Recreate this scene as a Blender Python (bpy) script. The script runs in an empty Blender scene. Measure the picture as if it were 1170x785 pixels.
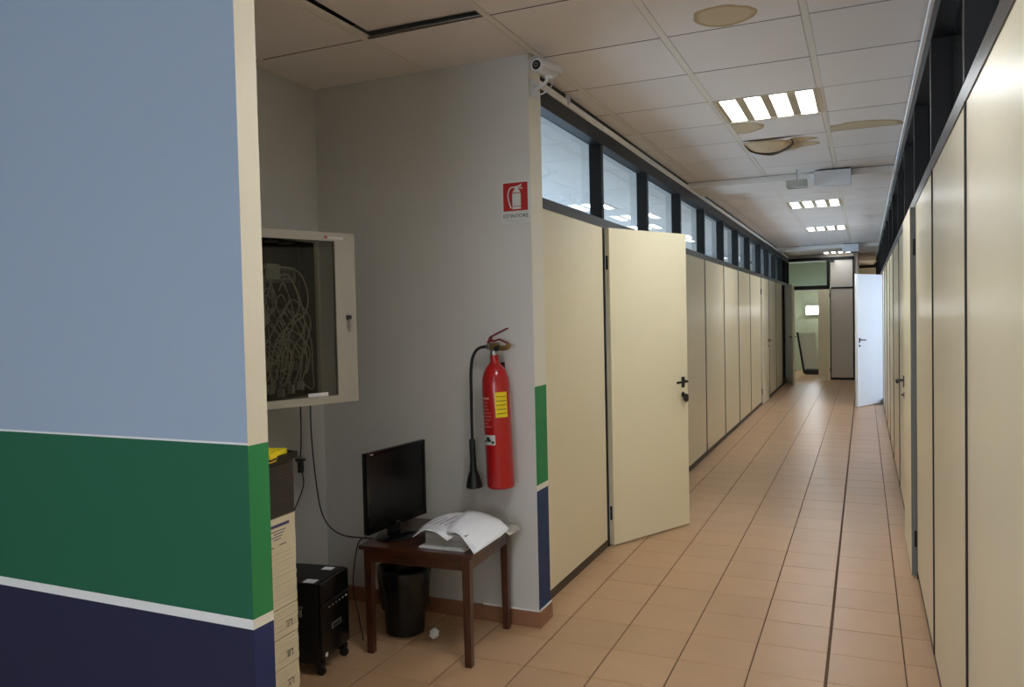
import bpy, bmesh, math, random
from mathutils import Vector, Matrix
random.seed(7)
SC = bpy.context.scene
COL = SC.collection
H = 1.5047; CZ = 2.757          # eye height, ceiling height
# ------------------------------------------------------------------ camera
def cam_axes(yaw, pitch, roll):
    cy, sy = math.cos(yaw), math.sin(yaw)
    d = Vector((sy*math.cos(pitch), cy*math.cos(pitch), math.sin(pitch)))
    r = Vector((cy, -sy, 0)); u = r.cross(d)
    return r*math.cos(roll)+u*math.sin(roll), -r*math.sin(roll)+u*math.cos(roll), d
R_, U_, D_ = cam_axes(-0.4201, -0.0320, -0.0220)
cd = bpy.data.cameras.new('camera'); cd.sensor_width = 36; cd.lens = 36*901.47/1170
cd.clip_start = .02
cam = bpy.data.objects.new('camera', cd); COL.objects.link(cam)
cam.matrix_world = Matrix(((R_.x, U_.x, -D_.x, 0), (R_.y, U_.y, -D_.y, 0), (R_.z, U_.z, -D_.z, H), (0, 0, 0, 1)))
SC.camera = cam
# ------------------------------------------------------------------ world, view, big lights
W = bpy.data.worlds.new('world'); SC.world = W; W.use_nodes = True
W.node_tree.nodes['Background'].inputs[0].default_value = (.55, .7, 1, 1)
W.node_tree.nodes['Background'].inputs[1].default_value = .35
SC.view_settings.view_transform = 'Standard'; SC.view_settings.look = 'None'
SC.view_settings.exposure = 1.38; SC.view_settings.gamma = 1
LAMP = 13.0                     # emission of the fluorescent louvres
def area(name, loc, tgt, sx, sy, power, col):
    l = bpy.data.lights.new(name, 'AREA'); l.shape = 'RECTANGLE'; l.size = sx; l.size_y = sy
    l.energy = power; l.color = col
    o = bpy.data.objects.new(name, l); COL.objects.link(o); o.location = loc
    o.rotation_euler = (Vector(tgt)-Vector(loc)).to_track_quat('-Z', 'Y').to_euler()
area('window_light_left_offices', (-5.9, 10.2, 1.3), (-3, 10.2, 2.6), 12.6, 1.3, 240, (.62, .8, 1))
area('window_light_right_room', (2.9, 13.1, 1.5), (0, 13.9, 1.4), 1.6, 1.6, 110, (.66, .8, 1))
area('window_light_hall', (-1.6, -4.0, 1.5), (-1.0, 0, 2.3), 3.2, 1.5, 46, (.78, .88, 1))
# ------------------------------------------------------------------ materials
def srgb(r, g, b):
    f = lambda c: (c/255/12.92) if c/255 <= .04045 else ((c/255+.055)/1.055)**2.4
    return (f(r), f(g), f(b), 1)
M = {}
def mat(name, c, rough=.6, metal=0, noise=0, nscale=8, bump=0, bscale=200, rand=0, spec=.5, emit=0, coat=0):
    m = bpy.data.materials.new(name); m.use_nodes = True; nt = m.node_tree; N = nt.nodes; L = nt.links
    b = N['Principled BSDF']; c = srgb(*c) if max(c) > 1 else (*c, 1)
    b.inputs['Base Color'].default_value = c; b.inputs['Roughness'].default_value = rough
    b.inputs['Metallic'].default_value = metal; b.inputs['Specular IOR Level'].default_value = spec
    b.inputs['Coat Weight'].default_value = coat
    tc = N.new('ShaderNodeTexCoord'); geo = N.new('ShaderNodeNewGeometry')
    last = None
    if noise or rand:
        hs = N.new('ShaderNodeHueSaturation'); hs.inputs['Color'].default_value = c
        ma = N.new('ShaderNodeMath'); ma.operation = 'MULTIPLY_ADD'
        nz = N.new('ShaderNodeTexNoise'); nz.inputs['Scale'].default_value = nscale; nz.inputs['Detail'].default_value = 5
        L.new(geo.outputs['Position'], nz.inputs['Vector'])
        L.new(nz.outputs['Fac'], ma.inputs[0]); ma.inputs[1].default_value = 2*noise; ma.inputs[2].default_value = 1-noise
        if rand:
            oi = N.new('ShaderNodeObjectInfo'); m2 = N.new('ShaderNodeMath'); m2.operation = 'MULTIPLY_ADD'
            L.new(oi.outputs['Random'], m2.inputs[0]); m2.inputs[1].default_value = 2*rand; m2.inputs[2].default_value = -rand
            m3 = N.new('ShaderNodeMath'); L.new(ma.outputs[0], m3.inputs[0]); L.new(m2.outputs[0], m3.inputs[1])
            L.new(m3.outputs[0], hs.inputs['Value'])
        else: L.new(ma.outputs[0], hs.inputs['Value'])
        L.new(hs.outputs[0], b.inputs['Base Color']); last = hs.outputs[0]
    if bump:
        n2 = N.new('ShaderNodeTexNoise'); n2.inputs['Scale'].default_value = bscale; n2.inputs['Detail'].default_value = 3
        L.new(geo.outputs['Position'], n2.inputs['Vector'])
        bp = N.new('ShaderNodeBump'); bp.inputs['Strength'].default_value = bump; bp.inputs['Distance'].default_value = .002
        L.new(n2.outputs['Fac'], bp.inputs['Height']); L.new(bp.outputs[0], b.inputs['Normal'])
    if emit:
        b.inputs['Emission Color'].default_value = c; b.inputs['Emission Strength'].default_value = emit
    m['last'] = 1
    M[name] = m; return m, nt, b, last
mat('panel', (233, 222, 193), .31, noise=.03, nscale=1.5, bump=.05, bscale=60)
mat('panel_grey', (205, 196, 186), .45, noise=.03)
mat('door_cream', (238, 228, 197), .36, noise=.015)
mat('door_white', (235, 237, 240), .4)
mat('frame', (24, 23, 24), .5, spec=.3)
mat('rail_metal', (62, 58, 54), .33, metal=.6)
mat('seam', (28, 24, 22), .6)
mat('plinth', (66, 56, 48), .5)
mat('white_strip', (245, 243, 238), .45)
mat('plaster', (202, 200, 196), .8, noise=.03, nscale=2, bump=.25, bscale=90)
mat('ceil', (230, 222, 217), .9, noise=.035, nscale=3, bump=.15, bscale=350, rand=.025)
mat('ceil_rail', (224, 216, 206), .6)
mat('ceil_dark', (25, 24, 24), .9)
mat('beam', (226, 219, 212), .8, noise=.03, nscale=2)
mat('fixture', (196, 184, 160), .4)
mat('reflector', (176, 160, 130), .35, metal=.2)
mat('lamp_glow', (.93, .97, 1.0), .5, emit=LAMP)
mat('louvre', (225, 228, 230), .3, metal=.3)
mat('tile', (190, 153, 117), .34, noise=.09, nscale=6, rand=.045, bump=.06, bscale=40)
mat('grout', (98, 72, 54), .85)
mat('skirting', (148, 104, 78), .35, noise=.08, nscale=10, rand=.03)
mat('black', (14, 14, 15), .45)
mat('black_gloss', (10, 10, 11), .22)
mat('screen', (7, 7, 8), .3)
mat('rubber', (20, 20, 20), .6)
mat('bag', (9, 9, 10), .32, noise=.2)
mat('red', (178, 22, 26), .28, coat=.4)
mat('red_handle', (120, 18, 20), .4)
mat('brass', (150, 125, 80), .35, metal=.9)
mat('steel', (160, 160, 160), .3, metal=.9)
mat('white_plastic', (222, 224, 228), .4)
mat('camera_body', (215, 215, 218), .35)
mat('cabinet', (176, 172, 160), .45, noise=.02)
mat('cabinet_in', (44, 44, 42), .6)
mat('rack', (120, 122, 116), .5)
mat('cable_grey', (208, 203, 188), .55)
mat('cable_black', (18, 17, 18), .5)
mat('paper', (236, 236, 240), .75)
mat('book_grey', (150, 148, 144), .7)
mat('cream_paper', (222, 210, 180), .8)
mat('dark_paper', (62, 54, 46), .8)
mat('ink', (70, 72, 110), .7)
mat('ink_black', (35, 35, 38), .7)
mat('yellow', (240, 214, 20), .5)
mat('sign_red', (170, 22, 18), .5)
mat('sign_white', (205, 208, 202), .5)
mat('label_red', (228, 160, 150), .5)
mat('board', (205, 205, 190), .6)
mat('green_wall', (190, 200, 172), .6)
mat('floor_plain', (170, 140, 114), .5)
mat('crack', (74, 54, 40), .9)
mat('sleeve', (196, 192, 184), .3)
mat('cyan', (110, 210, 200), .4)

def wood(name, sc):
    m, nt, b, _ = mat(name, (88, 42, 24), .3, coat=.3)
    N, L = nt.nodes, nt.links
    tc = N.new('ShaderNodeTexCoord'); mp = N.new('ShaderNodeMapping'); mp.inputs['Scale'].default_value = sc
    nz = N.new('ShaderNodeTexNoise'); nz.inputs['Scale'].default_value = 2.5; nz.inputs['Detail'].default_value = 6
    cr = N.new('ShaderNodeValToRGB'); cr.color_ramp.elements[0].color = srgb(46, 23, 14); cr.color_ramp.elements[1].color = srgb(88, 46, 28)
    cr.color_ramp.elements[0].position = .3; cr.color_ramp.elements[1].position = .7
    L.new(tc.outputs['Object'], mp.inputs[0]); L.new(mp.outputs[0], nz.inputs['Vector']); L.new(nz.outputs['Fac'], cr.inputs[0]); L.new(cr.outputs[0], b.inputs['Base Color'])
wood('wood', (3, 40, 40)); wood('wood_upright', (40, 40, 3))
def bands(name, stops, rough=.7, noise=0):
    """paint in horizontal bands: stops = [(z_from, colour)...] bottom up"""
    m = bpy.data.materials.new(name); m.use_nodes = True; nt = m.node_tree; N, L = nt.nodes, nt.links
    b = N['Principled BSDF']; b.inputs['Roughness'].default_value = rough
    g = N.new('ShaderNodeNewGeometry'); s = N.new('ShaderNodeSeparateXYZ'); L.new(g.outputs['Position'], s.inputs[0])
    cur = None
    for z, c in stops:
        if cur is None:
            rgb = N.new('ShaderNodeRGB'); rgb.outputs[0].default_value = srgb(*c); cur = rgb.outputs[0]; continue
        gt = N.new('ShaderNodeMath'); gt.operation = 'GREATER_THAN'; gt.inputs[1].default_value = z; L.new(s.outputs[2], gt.inputs[0])
        mx = N.new('ShaderNodeMix'); mx.data_type = 'RGBA'; L.new(gt.outputs[0], mx.inputs[0]); L.new(cur, mx.inputs[6]); mx.inputs[7].default_value = srgb(*c); cur = mx.outputs[2]
    L.new(cur, b.inputs['Base Color'])
    n2 = N.new('ShaderNodeTexNoise'); n2.inputs['Scale'].default_value = 120; L.new(g.outputs['Position'], n2.inputs['Vector'])
    bp = N.new('ShaderNodeBump'); bp.inputs['Strength'].default_value = .12; bp.inputs['Distance'].default_value = .002
    L.new(n2.outputs['Fac'], bp.inputs['Height']); L.new(bp.outputs[0], b.inputs['Normal'])
    M[name] = m
NAVY, GREEN, WHITE = (20, 24, 60), (16, 94, 66), (226, 228, 226)
bands('near_face', [(0, NAVY), (.664, WHITE), (.692, GREEN), (1.174, WHITE), (1.180, (156, 174, 196))])
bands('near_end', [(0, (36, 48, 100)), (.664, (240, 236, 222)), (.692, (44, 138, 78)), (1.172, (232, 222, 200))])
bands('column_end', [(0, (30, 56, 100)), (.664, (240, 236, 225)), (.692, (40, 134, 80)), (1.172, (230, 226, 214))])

def stain_mat(name, blobs):
    """ceiling tile with water stains: blobs = (cx, cy, rx, ry) in world metres"""
    m, nt, b, last = mat(name, (230, 222, 217), .9, noise=.035, nscale=3, bump=.15, bscale=350)
    N, L = nt.nodes, nt.links
    g = N.new('ShaderNodeNewGeometry'); cur = last
    wob = N.new('ShaderNodeTexNoise'); wob.inputs['Scale'].default_value = 6; L.new(g.outputs['Position'], wob.inputs['Vector'])
    for cx, cy, rx, ry in blobs:
        mp = N.new('ShaderNodeMapping'); mp.vector_type = 'POINT'
        mp.inputs['Location'].default_value = (-cx/rx, -cy/ry, 0); mp.inputs['Scale'].default_value = (1/rx, 1/ry, 0)
        L.new(g.outputs['Position'], mp.inputs[0])
        ln = N.new('ShaderNodeVectorMath'); ln.operation = 'LENGTH'; L.new(mp.outputs[0], ln.inputs[0])
        ad = N.new('ShaderNodeMath'); ad.operation = 'MULTIPLY_ADD'; L.new(wob.outputs['Fac'], ad.inputs[0]); ad.inputs[1].default_value = .5; L.new(ln.outputs['Value'], ad.inputs[2])
        cr = N.new('ShaderNodeValToRGB'); e = cr.color_ramp.elements
        e[0].position = 0; e[0].color = srgb(204, 182, 146); e[1].position = 1; e[1].color = srgb(230, 222, 217)
        for p, c in ((.8, (204,184,150)), (.93, (180,152,110)), (.97, (170,144,104))):
            x = e.new(p); x.color = srgb(*c)
        sc = N.new('ShaderNodeMath'); sc.operation = 'MULTIPLY'; sc.inputs[1].default_value = .8; L.new(ad.outputs[0], sc.inputs[0])
        L.new(sc.outputs[0], cr.inputs[0])
        lt = N.new('ShaderNodeMath'); lt.operation = 'LESS_THAN'; lt.inputs[1].default_value = .985; L.new(sc.outputs[0], lt.inputs[0])
        mx = N.new('ShaderNodeMix'); mx.data_type = 'RGBA'; L.new(lt.outputs[0], mx.inputs[0]); L.new(cur, mx.inputs[6]); L.new(cr.outputs[0], mx.inputs[7]); cur = mx.outputs[2]
    L.new(cur, b.inputs['Base Color'])
def glass(name, tint, rough=0, alpha=.0):
    m = bpy.data.materials.new(name); m.use_nodes = True; nt = m.node_tree; N, L = nt.nodes, nt.links
    N.remove(N['Principled BSDF']); o = N['Material Output']
    t = N.new('ShaderNodeBsdfTransparent'); t.inputs[0].default_value = (*tint, 1)
    gl = N.new('ShaderNodeBsdfGlossy'); gl.inputs['Roughness'].default_value = rough
    lw = N.new('ShaderNodeLayerWeight'); lw.inputs[0].default_value = .5
    pw = N.new('ShaderNodeMath'); pw.operation = 'POWER'; pw.inputs[1].default_value = 5; L.new(lw.outputs['Facing'], pw.inputs[0])
    fr = N.new('ShaderNodeMath'); fr.operation = 'MULTIPLY_ADD'; fr.inputs[1].default_value = .9; fr.inputs[2].default_value = .03; L.new(pw.outputs[0], fr.inputs[0])
    mx = N.new('ShaderNodeMixShader'); L.new(fr.outputs[0], mx.inputs[0]); L.new(t.outputs[0], mx.inputs[1]); L.new(gl.outputs[0], mx.inputs[2]); L.new(mx.outputs[0], o.inputs[0])
    M[name] = m
glass('glass', (.86, .93, .97)); glass('glass_smoke', (.62, .62, .58))
# ------------------------------------------------------------------ mesh helpers
def mtx(o):
    return Matrix.Translation(o.location) @ o.rotation_euler.to_matrix().to_4x4()
def wmtx(o):
    m = mtx(o)
    while o.parent: o = o.parent; m = mtx(o) @ m
    return m
def thing(name, label, cat, loc=(0, 0, 0), rz=0, group=None, kind=None):
    o = bpy.data.objects.new(name, None); COL.objects.link(o); o.empty_display_size = .1
    o.location = loc; o.rotation_euler = (0, 0, rz)
    if label: o['label'] = label
    if cat: o['category'] = cat
    if group: o['group'] = group
    if kind: o['kind'] = kind
    return o
def finish(name, bm, m, parent=None, world=False, smooth=False, label=None, kind=None, bevel=0, data=None):
    if data is None:
        if bevel: bmesh.ops.bevel(bm, geom=bm.edges[:], offset=bevel, segments=2, affect='EDGES', profile=.7)
        if world and parent is not None: bm.transform(wmtx(parent).inverted())
        me = bpy.data.meshes.new(name); bm.to_mesh(me); bm.free()
        me.materials.append(M[m] if isinstance(m, str) else m)
        if smooth:
            for p in me.polygons: p.use_smooth = True
    else: me = data
    o = bpy.data.objects.new(name, me); COL.objects.link(o)
    if parent is not None: o.parent = parent
    if label: o['label'] = label
    if kind: o['kind'] = kind
    return o
def abox(bm, x0, x1, y0, y1, z0, z1, rot=None):
    v = [bm.verts.new((x, y, z)) for z in (z0, z1) for y in (y0, y1) for x in (x0, x1)]
    for f in ((0, 2, 3, 1), (4, 5, 7, 6), (0, 1, 5, 4), (2, 6, 7, 3), (0, 4, 6, 2), (1, 3, 7, 5)): bm.faces.new([v[i] for i in f])
    if rot: bmesh.ops.transform(bm, matrix=rot, verts=v)
    return v
def box(name, c, m, parent=None, world=True, bevel=0, label=None, kind=None, rot=None):
    bm = bmesh.new(); abox(bm, *c, rot=rot)
    return finish(name, bm, m, parent, world, bevel=bevel, label=label, kind=kind)
def alathe(bm, prof, n=28, mx=Matrix()):
    rings = []
    for r, z in prof:
        rings.append([bm.verts.new(mx @ Vector((r*math.cos(2*math.pi*i/n), r*math.sin(2*math.pi*i/n), z))) for i in range(n)])
    for a, b in zip(rings, rings[1:]):
        for i in range(n): bm.faces.new((a[i], a[(i+1) % n], b[(i+1) % n], b[i]))
    bm.faces.new(rings[0][::-1]); bm.faces.new(rings[-1])
def lathe(name, prof, m, parent=None, n=28, mx=Matrix(), label=None):
    bm = bmesh.new(); alathe(bm, prof, n, mx)
    o = finish(name, bm, m, parent, smooth=True, label=label)
    sharp(o); return o
def sharp(o, ang=40):
    bm = bmesh.new(); bm.from_mesh(o.data)
    for e in bm.edges:
        if len(e.link_faces) == 2 and e.calc_face_angle(0) > math.radians(ang): e.smooth = False
    bm.to_mesh(o.data); bm.free()
def catmull(p, k=8):
    p = [Vector(q) for q in p]; out = []
    for i in range(len(p)-1):
        a, b, c, d = p[max(i-1, 0)], p[i], p[i+1], p[min(i+2, len(p)-1)]
        for j in range(k):
            t = j/k; out.append(.5*((2*b)+(c-a)*t+(2*a-5*b+4*c-d)*t*t+(3*b-a-3*c+d)*t**3))
    out.append(p[-1]); return out
def atube(bm, pts, r, n=8):
    rings = []; prev = None
    for i, p in enumerate(pts):
        t = (pts[min(i+1, len(pts)-1)]-pts[max(i-1, 0)]).normalized()
        if prev is None: a = t.orthogonal().normalized()
        else: a = (prev-t*prev.dot(t)).normalized()
        prev = a; b = t.cross(a)
        rr = r(i/(len(pts)-1)) if callable(r) else r
        rings.append([bm.verts.new(p+rr*(a*math.cos(2*math.pi*k/n)+b*math.sin(2*math.pi*k/n))) for k in range(n)])
    for a, b in zip(rings, rings[1:]):
        for k in range(n): bm.faces.new((a[k], a[(k+1) % n], b[(k+1) % n], b[k]))
    bm.faces.new(rings[0][::-1]); bm.faces.new(rings[-1])
def tube(name, pts, r, m, parent=None, world=False, n=8, k=8, label=None, smooth=True):
    bm = bmesh.new(); atube(bm, catmull(pts, k) if k > 1 else [Vector(p) for p in pts], r, n)
    return finish(name, bm, m, parent, world, smooth=smooth, label=label)
def text_mesh(name, s, size, m, parent, loc, rot, ext=.0004):
    cu = bpy.data.curves.new(name, 'FONT'); cu.body = s; cu.size = size; cu.extrude = ext; cu.align_x = 'CENTER'; cu.align_y = 'CENTER'
    t = bpy.data.objects.new('tmp', cu); COL.objects.link(t)
    dg = bpy.context.evaluated_depsgraph_get(); me = bpy.data.meshes.new_from_object(t.evaluated_get(dg))
    bpy.data.objects.remove(t); me.name = name; me.materials.clear(); me.materials.append(M[m])
    o = bpy.data.objects.new(name, me); COL.objects.link(o); o.parent = parent; o.location = loc; o.rotation_euler = rot
    return o
def copy_tree(o, parent=None):
    c = o.copy(); COL.objects.link(c); c.parent = parent
    for ch in [x for x in bpy.data.objects if x.parent == o]: copy_tree(ch, c)
    return c
def struct(name, c, m, label=None):
    o = box(name, c, m); o['kind'] = 'structure'; 
    if label: o['label'] = label
    return o
# ================================================================== STRUCTURE
XL, XR = -1.53, .262; YE = 3.50; XN = -2.698; XC = -1.449; YEND = 18.65
# ---- floor
FX0, FY0, FS = -1.3525, 2.7868, .3
floor = thing('floor', None, None, kind='structure')
box('grout_bed', (-5.2, 3.0, -4.6, 25.5, -.12, -.003), 'grout', floor)
tile_mesh = {}
def tile_data(w, d, bev=True):
    k = (round(w, 4), round(d, 4))
    if k not in tile_mesh:
        bm = bmesh.new(); v = abox(bm, -w/2, w/2, -d/2, d/2, -.01, 0)
        top = [e for e in bm.edges if all(q.co.z > -.001 for q in e.verts)]
        bmesh.ops.bevel(bm, geom=top, offset=.0015, segments=1, affect='EDGES')
        me = bpy.data.meshes.new('tile'); bm.to_mesh(me); bm.free(); me.materials.append(M['tile']); tile_mesh[k] = me
    return tile_mesh[k]
cells = []
for j in range(-7, 72):
    y0 = FY0+FS*j; y1 = y0+FS
    for i in range(-13, 6):
        x0 = FX0+FS*i; x1 = x0+FS
        gl = .0028; gr = .0028
        if i == 3: gr = .0065
        if i == 4: gl = .0065
        a0, a1 = x0+gl, x1-gr
        lim0 = -1.60 if y0 > YE-.05 else -5.0
        b0, b1 = y0+.0018, y1-.0018
        a0 = max(a0, lim0); a1 = min(a1, .33 if y0 < 20 else .33)
        if a1-a0 < .02: continue
        cells.append((a0, a1, b0, b1))
vis = [c for c in cells if c[2] > 2.0 and (c[1] > -2.72)]
vis.sort(key=lambda c: c[2]); sel = vis[:296]; ids = set(sel)
for c in sel:
    o = finish('floor_tile', None, None, floor, data=tile_data(c[1]-c[0], c[3]-c[2]))
    o.location = ((c[0]+c[1])/2, (c[2]+c[3])/2, random.uniform(-.0004, .0004))
    o.rotation_euler = (random.uniform(-.0008, .0008), random.uniform(-.0008, .0008), 0)
bm = bmesh.new()
for c in cells:
    if c not in ids and (c[2] > 2 or c[2] < 2.01) : abox(bm, *c, -.01, 0)
finish('distant_floor_tiles', bm, 'tile', floor, kind='stuff')
# ---- ceiling
ceiling = thing('ceiling', None, None, kind='structure')
box('ceiling_slab', (-6.2, 3.0, -4.6, 25.5, 3.15, 3.25), 'ceil_dark', ceiling)
GX = [-1.418+.6*i for i in range(-8, 4)]; GY = [3.591+.6*k for k in range(-14, 37)]
stain_mat('stain_a', [(-.53, 3.45, .14, .125)])
stain_mat('stain_b', [(-.77, 5.58, .17, .17)])
stain_mat('stain_c', [(-.03, 5.97, .30, .22)])
stain_mat('stain_d', [(-.45, 6.32, .16, .10), (-.50, 6.14, .22, .09), (-.66, 6.2, .2, .24)])
ctm = {}
def ceil_tile(x0, x1, y0, y1, m='ceil', dz=0, tilt=(0, 0)):
    w, d = round(x1-x0, 3), round(y1-y0, 3); k = (w, d, m)
    if k not in ctm:
        bm = bmesh.new(); abox(bm, -w/2, w/2, -d/2, d/2, 0, .014)
        bot = [e for e in bm.edges if all(q.co.z < .001 for q in e.verts)]
        bmesh.ops.bevel(bm, geom=bot, offset=.002, segments=1, affect='EDGES')
        me = bpy.data.meshes.new('ceiling_tile'); bm.to_mesh(me); bm.free(); me.materials.append(M[m]); ctm[k] = me
    o = finish('ceiling_tile', None, None, ceiling, data=ctm[k])
    o.location = ((x0+x1)/2, (y0+y1)/2, CZ+dz+random.uniform(0, .0015)); o.rotation_euler = (tilt[0], tilt[1], 0)
    return o
LIGHT_ROWS = [6, 11, 14+2, 14+10, 14+15, 14+24]      # indices into GY of the lamp bays
def inbeam(y0, y1): return (y0 < 8.2 and y1 > 7.62) or (y0 < 16.6 and y1 > 16.05)
bmf = bmesh.new(); cnt = 0
for r in range(len(GY)-1):
    y0, y1 = GY[r]+.0055, GY[r+1]-.0055
    for (x0, x1) in [(-2.69, GX[6]), (GX[6], GX[7]), (GX[7], -1.418), (-1.53, -1.418), (-1.418, -.818), (-.818, -.218), (-.218, XR)]:
        niche = x1 <= -1.41 and x0 < -1.54
        a, b = x0+(.017 if x0 > -2.65 and x0 != -1.53 else 0), x1-(.017 if x1 != XR else 0)
        c0, c1 = y0, y1
        if niche:
            if y0 > YE: continue
            if y1 > YE: c1 = YE
            if x0 < -2.65: a = -2.69; b = GX[6]-.017
        if x0 == -1.53 and y1 < YE: continue
        if x0 == -1.53: a = -1.53; c0 = max(c0, 3.66)
        if x0 == -.818 and r in LIGHT_ROWS: continue
        if c1 < 1.2:
            abox(bmf, a, b, c0, c1, CZ, CZ+.014); continue
        # split around the two beams
        segs = [(c0, c1)]
        for bb0, bb1 in ((7.62, 8.2), (16.05, 16.6)):
            ns = []
            for s0, s1 in segs:
                if s1 <= bb0 or s0 >= bb1: ns.append((s0, s1)); continue
                if s0 < bb0: ns.append((s0, bb0-.002))
                if s1 > bb1: ns.append((bb1+.002, s1))
            segs = ns
        for s0, s1 in segs:
            if s1-s0 < .04 or s1 > YEND+.3 and x0 < -.3: continue
            m = 'ceil'; dz = 0; tilt = (0, 0)
            k = r-14
            if x0 == -.818 and k == -1: m = 'stain_a'
            if x0 == -.818 and k == 3: m = 'stain_b'
            if x0 == -.218 and k == 3: m = 'stain_c'
            if x0 == -.818 and k == 4: continue
            if x0 == GX[7] and k == -2: dz = .034; tilt = (-.012, .006)
            o = ceil_tile(a, b, s0, s1, m, dz, tilt); cnt += 1
# offices behind the left partition: their tiles show through the transom panes
for r in range(14, 40):
    for x0 in (-2.018, -2.618, -3.218, -3.818):
        x1 = x0+.6 if x0 != -2.018 else -1.615
        if cnt > 290 or r > 31: abox(bmf, x0+.01, x1-.01, GY[r]+.004, GY[r+1]-.004, CZ, CZ+.014)
        elif x0 == -3.218 and (r-14) in (8, 12, 16): continue
        else:
            ceil_tile(x0+.01, x1-.005, max(GY[r], 3.66)+.004, GY[r+1]-.004); cnt += 1
abox(bmf, -6.1, -3.82, 3.66, 20, CZ, CZ+.014)
abox(bmf, -5.1, -2.7, -4.5, 1.74, CZ, CZ+.014)
abox(bmf, .35, 2.95, -4.5, 18, CZ, CZ+.014)
abox(bmf, -1.5, .3, 20, 25, CZ, CZ+.014) if False else None
finish('distant_ceiling_tiles', bmf, 'ceil', ceiling, kind='stuff')
for x in (GX[6], GX[7], -1.418, -.818, -.218):
    segs = [(1.2, YE)] if x < -1.42 else [(1.2, 7.62), (8.2, 16.05), (16.6, 24.9)]
    if x == -1.418: segs[0] = (1.2, 7.62)
    for s in segs: box('ceiling_rail', (x-.0155, x+.0155, *s, CZ+.001, CZ+.02), 'ceil_rail', ceiling)
for x in (-2.018, -2.618, -3.218):
    if True: box('ceiling_rail', (x-.008, x+.008, 3.66, 18.6, CZ+.001, CZ+.02), 'ceil_rail', ceiling)
box('ceiling_rail', (XN, XN+.03, 1.75, YE, CZ-.001, CZ+.02), 'ceil_rail', ceiling)
mat('joint_shade', (88, 78, 70), .9)  # dark flush strips paint the shadow in the gaps between ceiling tiles
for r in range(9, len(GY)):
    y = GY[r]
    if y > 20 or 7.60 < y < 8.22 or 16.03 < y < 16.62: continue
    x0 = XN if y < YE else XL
    box('ceiling_joint_shade', (x0, XR, y-.0075, y+.0075, CZ+.0022, CZ+.006), 'joint_shade', ceiling)
for y in (7.615, 16.045): box('ceiling_joint_shade', (XL, XR, y-.006, y+.004, CZ-.0015, CZ+.01), 'seam', ceiling)
beam1 = struct('trim_1', (XL, XR, 7.62, 8.2, CZ-.055, CZ+.03), 'beam', 'shallow painted beam crossing the corridor ceiling, nearer one')
beam2 = struct('trim_2', (XL, XR, 16.05, 16.6, CZ-.07, CZ+.03), 'beam', 'shallow painted beam crossing the corridor ceiling, farther one')
# sagging, cracked tile
sag = thing('sagging_tile', None, None)
bpy.data.objects.remove(sag)
def sag_tile():
    bm = bmesh.new(); x0, x1, y0, y1 = -.801, -.235, GY[18]+.003, GY[19]-.003
    # intact half (behind) and a bent flap on the left that hangs from the rail
    n = 20; g = {}
    for i in range(n+1):
        for j in range(9):
            u, v = i/n, j/8
            x = x0+(x1-x0)*u; y = y0+(y1-y0)*v
            z = CZ
            e = max(0, 1-((u-.30)/.36)**2)
            z -= .045*e*max(0, 1-abs(v-.45)/.6)
            for k, t in ((0, 0), (1, .014)): g[i, j, k] = bm.verts.new((x, y, z+t))
    def hole(i, j):
        u = (i+.5)/n; v = (j+.5)/8
        return False
    for i in range(n):
        for j in range(8):
            bm.faces.new((g[i, j, 0], g[i, j+1, 0], g[i+1, j+1, 0], g[i+1, j, 0]))
            bm.faces.new((g[i, j, 1], g[i+1, j, 1], g[i+1, j+1, 1], g[i, j+1, 1]))
    finish('ceiling_tile', bm, 'stain_d', ceiling, smooth=True, label='water stained ceiling tile sagging with a dark crack')
    pts = [(-.80, y0+.10, CZ-.012), (-.77, y0+.27, CZ-.028), (-.70, y0+.36, CZ-.036), (-.62, y0+.36, CZ-.044), (-.53, y0+.27, CZ-.034), (-.47, y0+.17, CZ-.022), (-.47, y0+.05, CZ-.006)]
    tube('crack', pts, lambda t: .003+.008*math.sin(math.pi*t), 'crack', ceiling, n=6, label='dark curved crack in the sagging tile')
sag_tile()
# ---- extinguisher wall / column, niche, near wall
def multi(name, c, mats, lab):
    """box with materials per face direction: dict(-x,+x,-y,+y,-z,+z)"""
    bm = bmesh.new(); abox(bm, *c); me = bpy.data.meshes.new(name); names = list(dict.fromkeys(mats.values()))
    bm.normal_update()
    for f in bm.faces:
        n = f.normal; ax = max(range(3), key=lambda i: abs(n[i])); k = ('-' if n[ax] < 0 else '+')+'xyz'[ax]
        f.material_index = names.index(mats.get(k, mats['*']))
    bm.to_mesh(me); bm.free()
    for q in names: me.materials.append(M[q])
    o = bpy.data.objects.new(name, me); COL.objects.link(o); o['kind'] = 'structure'; o['label'] = lab
    return o
multi('wall_front', (XN-.1, XC, YE, YE+.15, -.02, CZ+.3), {'*': 'plaster', '+x': 'column_end'}, 'grey plastered wall carrying the fire extinguisher, end painted in green and blue bands')
struct('wall_niche', (XN-.1, XN, 1.74, YE, -.02, CZ+.3), 'plaster', 'grey plastered side wall of the niche behind the network cabinet')
near = multi('wall_near', (-5.1, -1.537, 1.659, 1.74, -.02, CZ+.3), {'*': 'plaster', '-y': 'near_face', '+x': 'near_end'}, 'wall end at the left painted grey blue over green over navy')
struct('wall_back', (-5.2, XR+.1, -4.6, -4.5, -.02, 3.2), 'plaster')
struct('wall_hall', (-5.2, -5.1, -4.6, 1.66, -.02, 3.2), 'plaster')
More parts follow.
